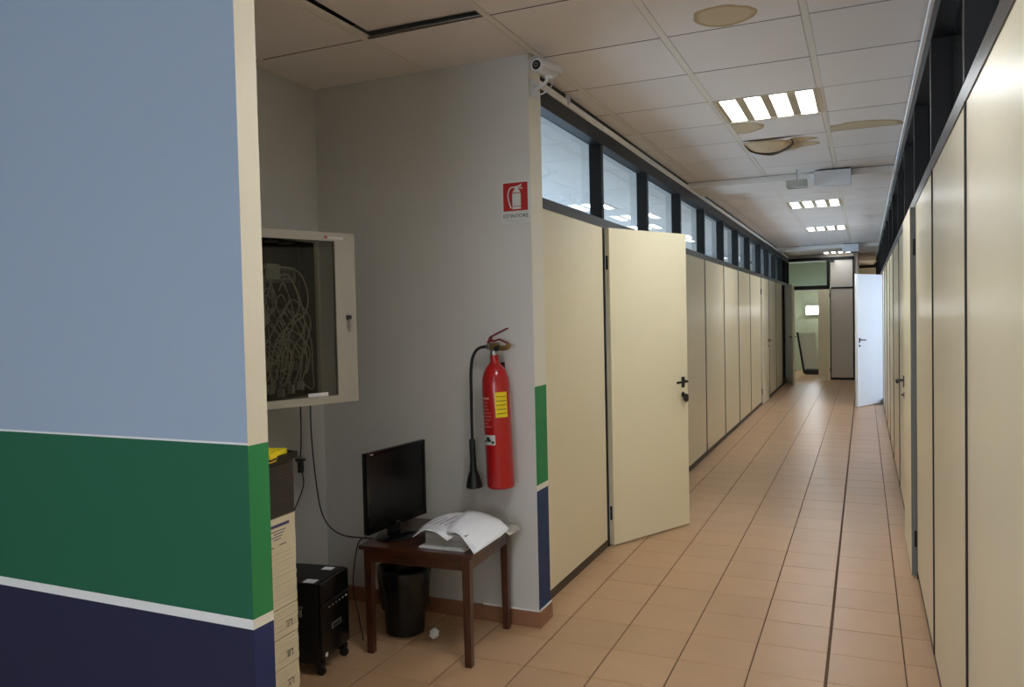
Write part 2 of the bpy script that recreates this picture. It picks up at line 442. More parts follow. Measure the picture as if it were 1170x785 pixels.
# skirting of reddish tiles along niche and column
sk = thing('baseboard_front', None, None, (XC, YE, 0), kind='structure')
x = XC
for i in range(4):
    w = .31; box('skirting_tile', (max(x-w, XN)+.001, x+(.010 if i == 0 else 0)-.001, YE-.011, YE-.0005, 0, .078), 'skirting', sk, bevel=.001); x -= w
box('skirting_tile', (XC+.0005, XC+.010, YE-.010, YE+.152, 0, .078), 'skirting', sk, bevel=.001)
box('caulk', (XC-.3, XC+.007, YE-.007, YE-.0005, .078, .083), 'white_strip', sk)
box('caulk', (XC+.0005, XC+.007, YE-.007, YE+.15, .078, .084), 'white_strip', sk)
sk2 = thing('baseboard_niche', None, None, (XN, 1.8, 0), kind='structure')
for i in range(6): box('skirting_tile', (XN+.0005, XN+.011, 1.745+.29*i, 1.745+.29*i+.289, 0, .078), 'skirting', sk2, bevel=.001)

# ---- partitions
def partition(name, X, s, ys, doors, posts_wide, y_start, y_end, gap_t=.019):
    """X face plane, s=+1 when the corridor lies on +X side; ys seam positions"""
    w = thing(name, None, None, (X, y_start, 0), kind='structure')
    def bx(nm, d0, d1, y0, y1, z0, z1, m, bev=0, label=None):
        # d0..d1: depth behind the face (negative = proud)
        xs = sorted((X-s*d0, X-s*d1)); return box(nm, (*xs, y0, y1, z0, z1), m, w, bevel=bev, label=label)
    ZB, ZG0, ZG1, ZT = 2.075, 2.130, 2.605, 2.692
    bx('plinth', .004, .06, y_start, y_end, 0, .055, 'plinth')
    bx('lower_rail', -.004, .075, y_start, y_end, ZB, ZG0, 'rail_metal')
    bx('upper_rail', -.004, .075, y_start, y_end, ZG1, ZT, 'frame')
    bx('head_gap', .002, .07, y_start, y_end, ZT+.03, CZ+.01, 'seam')
    bx('core', .022, .06, y_start, y_end, .055, .09, 'seam')
    ed = [y_start]+ys+[y_end]
    for a, b in zip(ed, ed[1:]):
        dr = [d for d in doors if d[0] < b-.05 and d[1] > a+.05]
        p0, p1 = a+gap_t/2, b-gap_t/2
        if not dr:
            bx('panel', 0, .03, p0, p1, .055, ZB, 'panel', .0015)
        else:
            d = dr[0]
            if d[0]-a > .1: bx('panel', 0, .03, p0, d[0]-.03, .055, ZB, 'panel', .0015)
            if b-d[1] > .1: bx('panel', 0, .03, d[1]+.03, p1, .055, ZB, 'panel', .0015)
            bx('door_jamb', .0, .075, d[0]-.03, d[0], 0, ZB, 'frame'); bx('door_jamb', .0, .075, d[1], d[1]+.03, 0, ZB, 'frame')
        bx('pane', .060, .064, a+.03, b-.03, ZG0, ZG1, 'glass')
        bx('cover_strip', -.018, .01, p0, p1, ZT, ZT+.032, 'white_strip')
    for y in ed[1:-1]+[y_start+.012, y_end-.012]:
        bx('transom_post', -.006, .075, y-.022, y+.022, ZG0, ZG1, 'frame')
        if not any(abs(y-d[0]) < .1 or d[0] < y < d[1] for d in doors): bx('seam_post', -.005, .06, y-.009, y+.009, .055, ZB, 'seam')
    return w
LY = [4.89, 6.05, 7.26, 8.44, 9.67, 10.86, 12.04, 13.36, 14.55, 15.75, 16.95, 17.88]
wl = partition('wall_left', XL, 1, LY, [(4.93, 5.73), (13.40, 14.25), (17.0, 17.85)], None, 3.655, YEND)
RY = [-3.5, -2.3, -1.1, .1, 1.3, 2.53, 3.70, 4.87, 6.02, 7.15, 8.5, 9.7, 10.9, 12.1, 13.2, 14.4, 15.6, 16.8, 18.0]
wr = partition('wall_right', XR, -1, RY, [(4.91, 5.78), (13.25, 14.05)], None, -4.5, 20.0)
# outer shells of the offices, with unseen dividers added to block stray daylight
struct('wall_office_divider', (-6.1, -1.62, 16.88, 16.94, 0, 3.2), 'plaster')  # added out of view to keep office daylight off the far left door
struct('wall_office_divider', (-6.1, -2.3, 20, 20.1, 0, 3.2), 'plaster')
struct('wall_office_divider', (-.2, 3, 25, 25.1, 0, 3.2), 'plaster')
struct('wall_office_left', (-6.2, -6.1, 3.5, 20, 0, 3.2), 'plaster')
struct('wall_office_front', (-6.1, XN-.1, YE, YE+.15, 0, 3.2), 'plaster')
struct('wall_office_right', (2.95, 3.05, -4.6, 25, 0, 3.2), 'plaster')
struct('wall_office_divider', (.34, 2.95, 12.85, 12.95, 0, 3.2), 'plaster')  # this pair is added to confine the daylight to one room
struct('wall_office_divider', (.34, 2.95, 14.9, 15.0, 0, 3.2), 'plaster')
struct('wall_office_back', (.34, 2.95, -4.6, -4.5, 0, 3.2), 'plaster')

# ---- doors
def hinge_bm(z): 
    bm = bmesh.new(); alathe(bm, [(.007, z-.045), (.008, z-.04), (.008, z+.04), (.007, z+.045)], 10); return bm
def make_door(name, label, hinge, ang, L, m='door_cream', face=1, hz=1.0, key=True, flip=1, z1=2.072):
    """leaf runs along local +Y from the hinge; face side is local -X*face"""
    d = thing(name, label, None, (hinge[0], hinge[1], 0), ang, kind='structure')
    box('leaf', (-.02, .02, .004, L, .012, z1), m, d, world=False, bevel=.0015)
    for z in (.22, 1.85): finish('hinge', hinge_bm(z), 'black', d, smooth=True)
    hy = L-.055
    for s in (-1, 1):
        bm = bmesh.new(); abox(bm, s*.020 if s > 0 else -.026, .026 if s > 0 else -.020, hy-.016, hy+.016, hz-.045, hz+.03)
        h = finish('handle', bm, 'black', d, bevel=.001)
        pts = [(s*.02, hy, hz), (s*.055, hy, hz), (s*.066, hy-.012, hz), (s*.066, hy-.06, hz-.002), (s*.064, hy-.115, hz-.004)]
        tube('lever', pts, .0085, 'black', h, n=8, k=5)
        lathe('lock_rosette', [(.018, 0), (.018, .004), (.006, .005), (.006, .018)] if key else [(.015, 0), (.015, .004), (.008, .005)], 'black', d, 14, Matrix.Translation((s*.02, hy, hz-.095)) @ Matrix.Rotation(s*math.pi/2, 4, 'Y'))
    return d
def ang_of(dx, dy): return math.atan2(-dx, dy)
d1 = make_door('door_1', 'cream door leaf standing ajar into the corridor beside the fire extinguisher wall', (-1.515, 4.92), ang_of(.346, .705), .79, hz=1.035)
tube('keys', [(.043, .735, .93), (.046, .735, .88)], .004, 'steel', d1, k=1)
lathe('key_fob', [(.004, -.03), (.017, -.022), (.019, 0), (.017, .02), (.004, .028)], 'black', d1, 12, Matrix.Translation((.047, .735, .92)))
make_door('door_2', 'closed cream door in the right partition with a black lever', (XR-.006, 4.915), 0, .86, hz=1.045)
box('edge_strip', (-.0205, .0205, -.001, .0045, .012, 2.07), 'rack', bpy.data.objects['door_2'], world=False, label='grey edge strip on the hinge side')
make_door('door_3', 'closed cream door far along the left partition', (XL+.002, 13.405), 0, .84, hz=1.03)
make_door('door_4', 'white door standing open at the far right of the corridor', (XR-.005, 14.03), ang_of(-.36, -.66), .77, 'door_white', hz=1.05)
make_door('door_5', 'brown shaded door ajar at the far left corner of the corridor', (XL+.0, 17.84), ang_of(.22, -.84), .85, hz=1.0)

# ---- end wall
we = thing('wall_end', None, None, (-.9, YEND, 0), kind='structure')
def eb(nm, x0, x1, z0, z1, m, y0=YEND, y1=YEND+.06, lab=None): return box(nm, (x0, x1, y0, y1, z0, z1), m, we, label=lab)
eb('frame_post', -1.62, -1.535, 0, 2.70, 'frame'); eb('frame_rail', -1.6, -.19, 2.62, 2.69, 'frame'); eb('frame_rail', -1.6, -.68, 1.99, 2.075, 'frame')
eb('head_panel', -1.6, -.19, 2.69, CZ+.01, 'panel_grey', YEND+.02)
eb('pane', -1.54, -.74, 2.07, 2.63, 'glass', YEND+.03, YEND+.034)
eb('frame_post', -.74, -.68, 1.99, 2.63, 'frame'); eb('frame_post', -.682, -.66, 0, 2.0, 'frame')
eb('frame_post', -.22, -.19, 0, 2.69, 'frame')
eb('panel', -.66, -.22, 2.03, 2.62, 'panel_grey', YEND+.01); eb('panel', -.66, -.22, .05, 1.995, 'panel_grey', YEND+.01)
eb('frame_rail', -.66, -.22, 1.995, 2.03, 'frame'); eb('plinth', -.66, -.22, 0, .05, 'frame')
eb('side_panel', -1.535, -1.43, 0, 1.99, 'panel_grey', YEND+.01)
d6 = make_door('door_6', 'narrow cream door leaf beside the far doorway at the corridor end', (-.69, YEND+.02), math.pi/2, .235, z1=1.985)
for c in list(d6.children):
    if c.name.startswith(('handle', 'lock')):
        for g in c.children: bpy.data.objects.remove(g)
        bpy.data.objects.remove(c)
# room beyond the end wall
box('office_ceiling_panel', (XR+.06, 1.15, 20.0, 24, CZ, CZ+.02), 'ceil', ceiling)
box('office_ceiling_panel', (-2.2, -.2, YEND+.06, 21.6, CZ, CZ+.02), 'ceil', ceiling)
multi('wall_far_room', (-2.2, -.15, 21.6, 21.7, 0, 3), {'*': 'green_wall'}, 'pale green wall of the room beyond the far doorway')
struct('wall_far_room_left', (-2.3, -2.2, YEND, 21.7, 0, 3), 'green_wall')
struct('wall_far_room_right', (-.19, -.12, YEND+.06, 24.5, 0, 3), 'panel_grey')
fw = thing('wall_far', None, None, (.1, 24, 0), kind='structure')
box('panel', (-.12, 1.2, 24, 24.06, 0, 2.68), 'panel', fw); box('frame_rail', (-.12, 1.2, 23.97, 24.03, 2.68, 2.78), 'frame', fw)
struct('wall_far_side', (1.15, 1.25, 20, 24, 0, 3), 'panel')
fl = thing('reflection_panel', 'bright rectangular lamp reflection beyond the far doorway, built as a glowing panel', 'lamp', (-1.12, 21.6, 1.6))
box('housing', (-1.36, -.88, 21.52, 21.6, 1.42, 1.66), 'white_plastic', fl, bevel=.01)
box('reflection_glow', (-1.34, -.90, 21.505, 21.522, 1.44, 1.64), 'lamp_glow', fl)  # glowing panel stands in for a lamp's reflection, no fixture hangs here
# leaning board
lb = thing('leaning_board', 'black framed board leaning in the room beyond the far doorway', 'board', (-1.35, 20.2, 0))
R1 = Matrix.Translation((-1.36, 20.2, 0)) @ Matrix.Rotation(-.13, 4, 'Y')
for (a, b, z0, z1) in ((-.07, -.02, 0, 1.0), ): 
    box('frame_bar', (a, b, 0, .05, z0, z1), 'black', lb, rot=Matrix.Translation((-1.28, 20.2, .03)) @ Matrix.Rotation(-.15, 4, 'Y'))
box('sheet', (-.02, .34, .02, .04, .1, .95), 'board', lb, rot=Matrix.Translation((-1.28, 20.2, .03)) @ Matrix.Rotation(-.15, 4, 'Y'))
box('foot', (-1.30, -.92, 20.1, 20.5, 0, .12), 'black', lb)

# ================================================================== CEILING LIGHTS
def make_light():
    t = thing('ceiling_light', '', 'ceiling light', group=None)
    bm = bmesh.new()
    for a in ((-.298, .298, -.298, -.283), (-.298, .298, .283, .298), (-.298, -.283, -.283, .283), (.283, .298, -.283, .283)): abox(bm, *a, 0, .02)
    finish('frame', bm, 'fixture', t)
    bm = bmesh.new(); abox(bm, -.29, .29, -.29, .29, .06, .07); finish('backing', bm, 'reflector', t)
    for k in range(4):
        x = -.213+.142*k
        bm = bmesh.new(); abox(bm, x-.047, x+.047, -.275, .275, .016, .02); tb = finish('tube_cover', bm, 'lamp_glow', t)
        bm = bmesh.new()
        for q in range(13):
            y = -.27+.045*q; abox(bm, x-.047, x+.047, y-.0012, y+.0012, .004, .016)
        finish('louvre', bm, 'louvre', tb)
    for k in range(5):
        x0 = -.283 if k == 0 else -.213+.142*(k-1)+.047; x1 = .283 if k == 4 else -.213+.142*k-.047
        bm = bmesh.new(); v = abox(bm, x0, x1, -.283, .283, .006, .05); finish('reflector', bm, 'reflector', t)
    return t
L0 = make_light()
labs = ['square ceiling light with four bright strips nearest the camera', 'second ceiling light along the corridor, just beyond the nearer beam',
        'third ceiling light along the corridor, before the farther beam', 'smallest ceiling light at the corridor end above the far doorway', 'ceiling light out of view just in front of the camera', 'ceiling light out of view behind the camera']
for n, (row, lab) in enumerate(zip([16, 24, 29, 38, 11, 6], labs)):
    o = L0 if n == 0 else copy_tree(L0)
    o.location = (-.518, GY[row]+.3, CZ-.002); o['label'] = lab; o['group'] = 'four-strip ceiling lights'
for pos, lab in (((-1.15, 20.1), 'ceiling light of the room beyond the far doorway, seen through the pane over it'), ((.55, 22.2), 'added ceiling light brightening the corner beyond the open white door')):
    o = copy_tree(L0); o.location = (*pos, CZ-.022); o['label'] = lab; o['group'] = 'four-strip ceiling lights'  # the second one is added to brighten the alcove past the white door
GYl = {k: GY[14+k]+.3 for k in (8, 12, 16)}
dim = mat('lamp_glow_dim', (.93, .97, 1.0), .5, emit=4.5)[0]
for o in [x for x in bpy.data.objects if x.get('label') == labs[3]]:
    for ch in o.children:
        if ch.name.startswith('tube_cover'): ch.data = ch.data.copy(); ch.data.materials[0] = dim
offlab = {8: 'office ceiling light seen low through the first transom pane beside the grey wall', 12: 'office ceiling light seen low through the second transom pane, above the open cream door', 16: 'office ceiling light seen low through the third transom pane from the grey wall'}
for k in GYl:
    o = copy_tree(L0); o.location = (-2.918, GYl[k], CZ-.002); o['label'] = offlab[k]; o['group'] = 'office lights behind the left partition'

# ================================================================== OBJECTS
# ---- fire extinguisher
fe = thing('fire_extinguisher', 'red fire extinguisher with yellow sticker hanging on the grey wall above the table', 'fire extinguisher', (-1.603, YE-.075, .69))
fe.rotation_euler = (0, -.035, 0)
lathe('cylinder', [(.028, 0), (.058, .001), (.064, .006), (.0665, .014), (.0665, .50), (.064, .53), (.055, .56), (.040, .585), (.026, .60), (.021, .612), (.021, .64)], 'red', fe, 40)
lathe('neck_ring', [(.017, .64), (.020, .642), (.020, .66), (.015, .664), (.015, .69)], 'steel', fe, 16)
bm = bmesh.new(); abox(bm, -.018, .022, -.016, .016, .665, .70); finish('valve', bm, 'brass', fe, bevel=.004)
def plate(bm, pts, w, t):
    """ribbon along pts in XZ, width w in Y"""
    P = [Vector((p[0], 0, p[1])) for p in pts]; rows = []
    for i, p in enumerate(P):
        tn = (P[min(i+1, len(P)-1)]-P[max(i-1, 0)]).normalized(); nn = Vector((-tn.z, 0, tn.x))*t/2
        rows.append([bm.verts.new(p+nn+Vector((0, -w/2, 0))), bm.verts.new(p+nn+Vector((0, w/2, 0))), bm.verts.new(p-nn+Vector((0, w/2, 0))), bm.verts.new(p-nn+Vector((0, -w/2, 0)))])
    for a, b in zip(rows, rows[1:]):
        for i in range(4): bm.faces.new((a[i], a[(i+1) % 4], b[(i+1) % 4], b[i]))
    bm.faces.new(rows[0][::-1]); bm.faces.new(rows[-1])
bm = bmesh.new(); plate(bm, [(-.028, .70), (-.012, .728), (.02, .742), (.055, .756), (.078, .765)], .024, .006); finish('operating_lever', bm, 'red_handle', fe, bevel=.001)
bm = bmesh.new(); plate(bm, [(.0, .705), (.03, .715), (.06, .702), (.08, .69)], .026, .006); finish('carry_handle', bm, 'red_handle', fe, bevel=.001)
bm = bmesh.new(); plate(bm, [(-.03, .70), (-.01, .715), (.0, .705)], .022, .008); finish('lever_pivot', bm, 'red_handle', fe)
tube('safety_device', [(.02, -.01, .68), (.05, -.012, .672), (.078, -.012, .676), (.084, -.012, .692)], .012, 'brass', fe, n=10)
lathe('seal_cap', [(.013, 0), (.013, .02), (.008, .026)], 'black', fe, 14, Matrix.Translation((.03, -.018, .672)) @ Matrix.Rotation(math.pi/2, 4, 'X'))
tube('hose', [(-.012, 0, .675), (-.045, -.002, .682), (-.085, -.004, .672), (-.115, -.004, .63), (-.13, -.002, .55), (-.135, 0, .45), (-.140, 0, .33), (-.143, 0, .22)], .0075, 'rubber', fe, n=10)
tube('hose_fitting', [(-.008, 0, .675), (-.04, 0, .682)], .011, 'steel', fe, n=10, k=1)
lathe('horn_grip', [(.010, 0), (.015, .004), (.015, .11), (.011, .12)], 'rubber', fe, 16, Matrix.Translation((-.1445, 0, .115)))
lathe('horn', [(.0, 0), (.036, .0), (.040, .004), (.036, .03), (.026, .065), (.018, .085), (.015, .125)], 'black', fe, 28, Matrix.Translation((-.146, 0, -.005)))
def wrap(name, a0, a1, z0, z1, m, r=.0672, parent=fe, n=10, lab=None):
    bm = bmesh.new(); p = []
    for i in range(n+1):
        a = math.radians(a0+(a1-a0)*i/n); p.append([bm.verts.new((q*math.cos(a), q*math.sin(a), z)) for q in (r, r-.0004) for z in (z0, z1)])
    for a, b in zip(p, p[1:]):
        bm.faces.new((a[0], b[0], b[1], a[1])); bm.faces.new((a[2], a[3], b[3], b[2])); bm.faces.new((a[0], a[2], b[2], b[0])); bm.faces.new((a[1], b[1], b[3], a[3]))
    return finish(name, bm, m, parent, smooth=False, label=lab)
y_st = wrap('sticker', 288, 342, .345, .465, 'yellow', lab='yellow instruction sticker')
for q in range(5): wrap('print_line', 294, 336, .362+.02*q, .365+.02*q, 'ink_black', .0675, y_st)
w_st = wrap('sticker', 212, 282, .215, .262, 'sign_white', lab='white label under the red printed panel')
for q, (a, b, z) in enumerate(((218, 232, .225), (236, 256, .24), (238, 262, .23), (264, 276, .222))): wrap('print_line', a, b, z, z+.012, 'ink_black', .0675, w_st)
p_st = wrap('sticker', 205, 280, .285, .452, 'red', .0670, lab='printed panel with pale lettering')
for q in range(9):
    z = .30+.0165*q; wrap('print_line', 212, 272-random.uniform(0, 22), z, z+(.003 if q < 8 else .010), 'label_red', .0674, p_st)
bm = bmesh.new(); abox(bm, -.02, .02, .062, .0755, .54, .60); finish('wall_bracket', bm, 'black', fe)
# ---- sign
sg = thing('extinguisher_sign', 'red and white sign with an extinguisher pictogram high on the grey wall', 'sign', (-1.527, YE, 1.966))
box('plate', (-.075, .075, -.003, -.0003, 0, .2), 'sign_white', sg, world=False, bevel=.0008)
box('red_field', (-.064, .064, -.0042, -.003, .055, .19), 'sign_red', sg, world=False)
bm = bmesh.new(); alathe(bm, [(.022, .063), (.022, .135), (.020, .145), (.012, .157), (.008, .16), (.008, .168)], 20)
for v in bm.verts: v.co.y = v.co.y*.03-.0046
for v in bm.verts: v.co.x += .006
finish('pictogram_body', bm, 'sign_white', sg)
bm = bmesh.new()
for a, b in (((.006, .166), (.032, .180)), ((.006, .166), (.038, .160)), ((.0, .170), (.032, .172))):
    plate(bm, [a, b], .0012, .005)
for v in bm.verts: v.co.y -= .0048
finish('pictogram_handle', bm, 'sign_white', sg)
bm = bmesh.new(); plate(bm, [(v.x, v.z) for v in catmull([(-.002, 0, .168), (-.025, 0, .165), (-.038, 0, .14), (-.036, 0, .11), (-.028, 0, .08), (-.022, 0, .068)], 5)], .0012, .006)
for v in bm.verts: v.co.y -= .0048
finish('pictogram_hose', bm, 'sign_white', sg)
bm = bmesh.new(); abox(bm, -.017, .029, -.0056, -.0050, .138, .142); abox(bm, -.017, .029, -.0056, -.0050, .075, .078); finish('pictogram_band', bm, 'sign_red', sg)
text_mesh('lettering', 'ESTINTORE', .026, 'ink_black', sg, (0, -.0036, .030), (math.pi/2, 0, 0))
box('small_print', (-.055, .055, -.0034, -.0030, .008, .010), 'book_grey', sg, world=False)
# ---- security camera
sc = thing('security_camera', 'white security camera on a bracket at the top corner of the grey wall', 'security camera', (-1.365, 3.40, 2.665))
sc.rotation_euler = (.05, 0, -.15)
MX = Matrix.Rotation(-math.pi/2, 4, 'X')
lathe('body', [(.030, 0), (.033, .004), (.033, .15), (.028, .158)], 'camera_body', sc, 28, MX)
lathe('lens_ring', [(.021, -.004), (.021, .002), (.012, .003)], 'black', sc, 24, MX)
lathe('lens', [(.011, -.005), (.012, .001)], 'steel', sc, 18, MX); lathe('iris', [(.005, -.007), (.006, .0)], 'black_gloss', sc, 14, MX)
bm = bmesh.new(); n = 14
rows = []
for k in range(n+1):
    a = math.radians(-20+220*k/n); rows.append([bm.verts.new((r*math.cos(a), y, r*math.sin(a))) for r in (.037, .039) for y in (-.012, .175)])
for a, b in zip(rows, rows[1:]):
    bm.faces.new((a[0], a[1], b[1], b[0])); bm.faces.new((a[2], b[2], b[3], a[3])); bm.faces.new((a[0], b[0], b[2], a[2])); bm.faces.new((a[1], a[3], b[3], b[1]))
bm.faces.new((rows[0][0], rows[0][2], rows[0][3], rows[0][1])); bm.faces.new((rows[-1][0], rows[-1][1], rows[-1][3], rows[-1][2]))
finish('sun_shield', bm, 'white_plastic', sc)
tube('bracket', [(0, .09, -.03), (-.0, .09, -.055), (-.03, .10, -.068), (-.083, .125, -.072)], .009, 'camera_body', sc, n=10)
tube('cable', [(0, .15, -.02), (-.02, .17, -.06), (-.06, .13, -.10), (-.083, .12, -.05)], .0035, 'white_plastic', sc, n=6)
box('mount_plate', (-.094, -.086, .09, .16, -.11, -.03), 'camera_body', sc, world=False, bevel=.002)

# ---- side table
tb = thing('side_table', 'low dark brown wooden table against the grey wall', 'table', (-1.825, 3.20, 0), .055)
TW, TD, TH = .555, .515, .497
box('tabletop', (-TW/2, TW/2, -TD/2, TD/2, TH-.018, TH), 'wood', tb, world=False, bevel=.003)
for sx in (-1, 1):
    for sy in (-1, 1):
        cx, cy = sx*(TW/2-.035), sy*(TD/2-.035)
        bm = bmesh.new(); v = abox(bm, cx-.019, cx+.019, cy-.019, cy+.019, 0, TH-.018)
        for q in v[:4]: q.co.x = cx+(q.co.x-cx)*.82; q.co.y = cy+(q.co.y-cy)*.82
        finish('leg', bm, 'wood_upright', tb, bevel=.003)
for s in (-1, 1):
    box('apron', (-TW/2+.055, TW/2-.055, s*(TD/2-.028)-.009, s*(TD/2-.028)+.009, TH-.075, TH-.018), 'wood', tb, world=False, bevel=.0015)
    box('apron', (s*(TW/2-.028)-.009, s*(TW/2-.028)+.009, -TD/2+.055, TD/2-.055, TH-.075, TH-.018), 'wood', tb, world=False, bevel=.0015)
TT = TH+.0005
# ---- monitor (screen looks along local +X)
mo = thing('computer_monitor', 'black flat computer monitor standing on the left of the wooden table', 'monitor', (-2.005, 3.13, TT), -.085)
MWd, z0, z1 = .225, .055, .42
bm = bmesh.new(); abox(bm, -.018, .0, -MWd, MWd, z0, z1); finish('casing', bm, 'black', mo, bevel=.004)
bm = bmesh.new()
for a in ((-MWd, MWd, z0, z0+.032), (-MWd, MWd, z1-.018, z1), (-MWd, -MWd+.018, z0, z1), (MWd-.018, MWd, z0, z1)): abox(bm, 0, .006, *a)
finish('bezel', bm, 'black_gloss', mo)
box('screen', (.0005, .002, -MWd+.017, MWd-.017, z0+.03, z1-.017), 'screen', mo, world=False)
box('badge', (.006, .0068, -.02, .012, z0+.012, z0+.018), 'steel', mo, world=False)
box('badge', (.006, .0068, -MWd+.03, -MWd+.05, z1-.012, z1-.008), 'cable_grey', mo, world=False)
bm = bmesh.new(); v = abox(bm, -.05, -.018, -.10, .10, z0+.06, z1-.08); finish('back_shell', bm, 'black', mo, bevel=.01)
bm = bmesh.new(); abox(bm, -.035, -.015, -.04, .04, .008, z0+.10); finish('stand_neck', bm, 'black', mo, bevel=.004)
bm = bmesh.new(); alathe(bm, [(.115, 0), (.118, .003), (.110, .010), (.04, .018)], 36); bmesh.ops.scale(bm, vec=(.8, 1, 1), verts=bm.verts)
finish('stand_base', bm, 'black_gloss', mo, smooth=True); sharp([c for c in mo.children if c.name.startswith('stand_base')][0])
# ---- books and sheets on the table
bk = thing('booklet_stack', 'thick grey paper stack under the white sheets on the wooden table', 'paper stack', (-1.685, 3.155, TT+.013), .02)
zz = 0
for q in range(7):
    h = .008; dx, dy = random.uniform(-.002, .002), random.uniform(-.003, .003)
    box('pad', (-.10+dx, .10+dx, -.15+dy, .15+dy, zz, zz+h-.0006), 'book_grey', bk, world=False); zz += h
wb = thing('white_booklets', 'thin white booklets lying under the grey paper stack on the wooden table', 'booklets', (-1.69, 3.15, TT), .03)
box('booklet', (-.125, .0, -.155, .12, 0, .006), 'paper', wb, world=False, bevel=.0015)
box('booklet', (.002, .10, -.155, .12, 0, .005), 'paper', wb, world=False, bevel=.0015)
box('booklet', (-.09, .09, -.15, .12, .0065, .0125), 'sign_white', wb, world=False, bevel=.0015)
def sheet(name, label, grid, m='paper', cat='paper', ptxt=None):
    """grid: rows of control points, smoothed by subdivision"""
    bm = bmesh.new(); g = [[bm.verts.new(p) for p in row] for row in grid]
    for a, b in zip(g, g[1:]):
        for i in range(len(a)-1): bm.faces.new((a[i], a[i+1], b[i+1], b[i]))
    c = Vector((0, 0, 0))
    for v in bm.verts: c += v.co
    c /= len(bm.verts)
    lo = min(v.co.z for v in bm.verts); org = Vector((c.x, c.y, lo))
    bmesh.ops.translate(bm, vec=-org, verts=bm.verts)
    bmesh.ops.subdivide_edges(bm, edges=bm.edges[:], cuts=2, use_grid_fill=True, smooth=.6)
    o = finish(name, bm, m, smooth=True); o.location = org
    s = o.modifiers.new('thickness', 'SOLIDIFY'); s.thickness = .0008; s.offset = 1
    o['label'] = label; o['category'] = cat; return o
zt = TT+.013+.0600
sheet('white_sheet', 'white printed sheets draped over the grey paper stack on the table', [
    [(-1.84, 2.985, zt-.030), (-1.785, 3.005, zt+.003), (-1.72, 2.99, zt+.001), (-1.655, 2.97, zt-.022)],
    [(-1.84, 3.09, zt+.0), (-1.775, 3.09, zt+.008), (-1.70, 3.08, zt+.008), (-1.62, 3.07, zt+.002)],
    [(-1.83, 3.18, zt+.012), (-1.765, 3.18, zt+.016), (-1.69, 3.17, zt+.014), (-1.615, 3.16, zt+.006)],
    [(-1.82, 3.29, zt+.012), (-1.75, 3.29, zt+.018), (-1.68, 3.28, zt+.014), (-1.61, 3.27, zt+.004)]])
sheet('white_sheet', 'white sheet sliding off the right edge of the paper stack on the table', [
    [(-1.68, 3.015, zt+.006), (-1.61, 3.00, zt+.000), (-1.548, 2.965, zt-.035), (-1.505, 2.93, zt-.055)],
    [(-1.70, 3.09, zt+.020), (-1.62, 3.09, zt+.012), (-1.545, 3.07, zt-.016), (-1.49, 3.05, zt-.042)],
    [(-1.71, 3.19, zt+.026), (-1.63, 3.19, zt+.018), (-1.55, 3.18, zt-.010), (-1.49, 3.16, zt-.040)],
    [(-1.73, 3.31, zt+.027), (-1.65, 3.32, zt+.018), (-1.56, 3.31, zt-.006), (-1.50, 3.28, zt-.035)]])
sheet('plastic_sleeve', 'pale plastic sleeve hanging over the far right corner of the table', [
    [(-1.66, 3.36, TT+.002), (-1.60, 3.36, TT+.003), (-1.555, 3.35, TT+.001), (-1.53, 3.345, TT-.014)],
    [(-1.665, 3.42, TT+.002), (-1.60, 3.42, TT+.005), (-1.55, 3.41, TT+.003), (-1.525, 3.41, TT-.012)],
    [(-1.67, 3.475, TT+.002), (-1.60, 3.475, TT+.004), (-1.548, 3.475, TT+.003), (-1.52, 3.475, TT-.016)]], 'sleeve')
ws = next(o for o in bpy.data.objects if o.get('label', '').startswith('white printed sheets'))
for q in range(6):
    u = .12+.13*q; P = []
    for k in range(5):
        v = .25+.13*k
        x = -1.835+.02*v+(.215-.0*v)*u; y = 3.0+.285*v
        P.append(Vector((x, y, zt+.0135+.0085*math.sin(math.pi*min(1, u*.9+.1))*v-.006*abs(u-.4))))
    if q % 2: P = P[:4]
    tube('print_line', [p-ws.location for p in P], .0009, 'ink', ws, n=4, k=3)
# ---- waste bin with bag
wbn = thing('waste_bin', 'black waste bin with a plastic liner under the wooden table', 'waste bin', (-2.045, 3.235, 0))
lathe('bin', [(.085, 0), (.094, .004), (.108, .30), (.112, .30), (.112, .305), (.106, .305), (.090, .02)], 'black', wbn, 30)
bm = bmesh.new(); n = 44; rings = []
for r, z in ((.110, .12), (.118, .20), (.124, .25), (.126, .30), (.121, .322), (.110, .318), (.098, .28), (.09, .2)):
    rings.append([bm.verts.new(((r+.006*math.sin(7*a+z*30)+.004*math.sin(13*a))*math.cos(a), (r+.006*math.sin(7*a+z*30)+.004*math.sin(11*a+z*9))*math.sin(a), z+(.008*math.sin(5*a) if z < .2 else 0))) for a in (2*math.pi*i/n for i in range(n))])
for a, b in zip(rings, rings[1:]):
    for i in range(n): bm.faces.new((a[i], a[(i+1) % n], b[(i+1) % n], b[i]))
finish('bin_liner', bm, 'bag', wbn, smooth=True)
# ---- paper ball
bm = bmesh.new(); bmesh.ops.create_icosphere(bm, subdivisions=3, radius=.026)
for v in bm.verts:
    n = v.co.normalized(); v.co *= .72+.35*abs(math.sin(9*n.x+3*n.y)*math.cos(8*n.z+5*n.y)); v.co.z *= .95
lo = min(v.co.z for v in bm.verts); bmesh.ops.translate(bm, vec=(0, 0, -lo), verts=bm.verts)
pb = finish('paper_ball', bm, 'paper'); pb.location = (-1.865, 3.20, 0); pb['label'] = 'crumpled scrap of white paper on the floor under the table'; pb['category'] = 'paper'
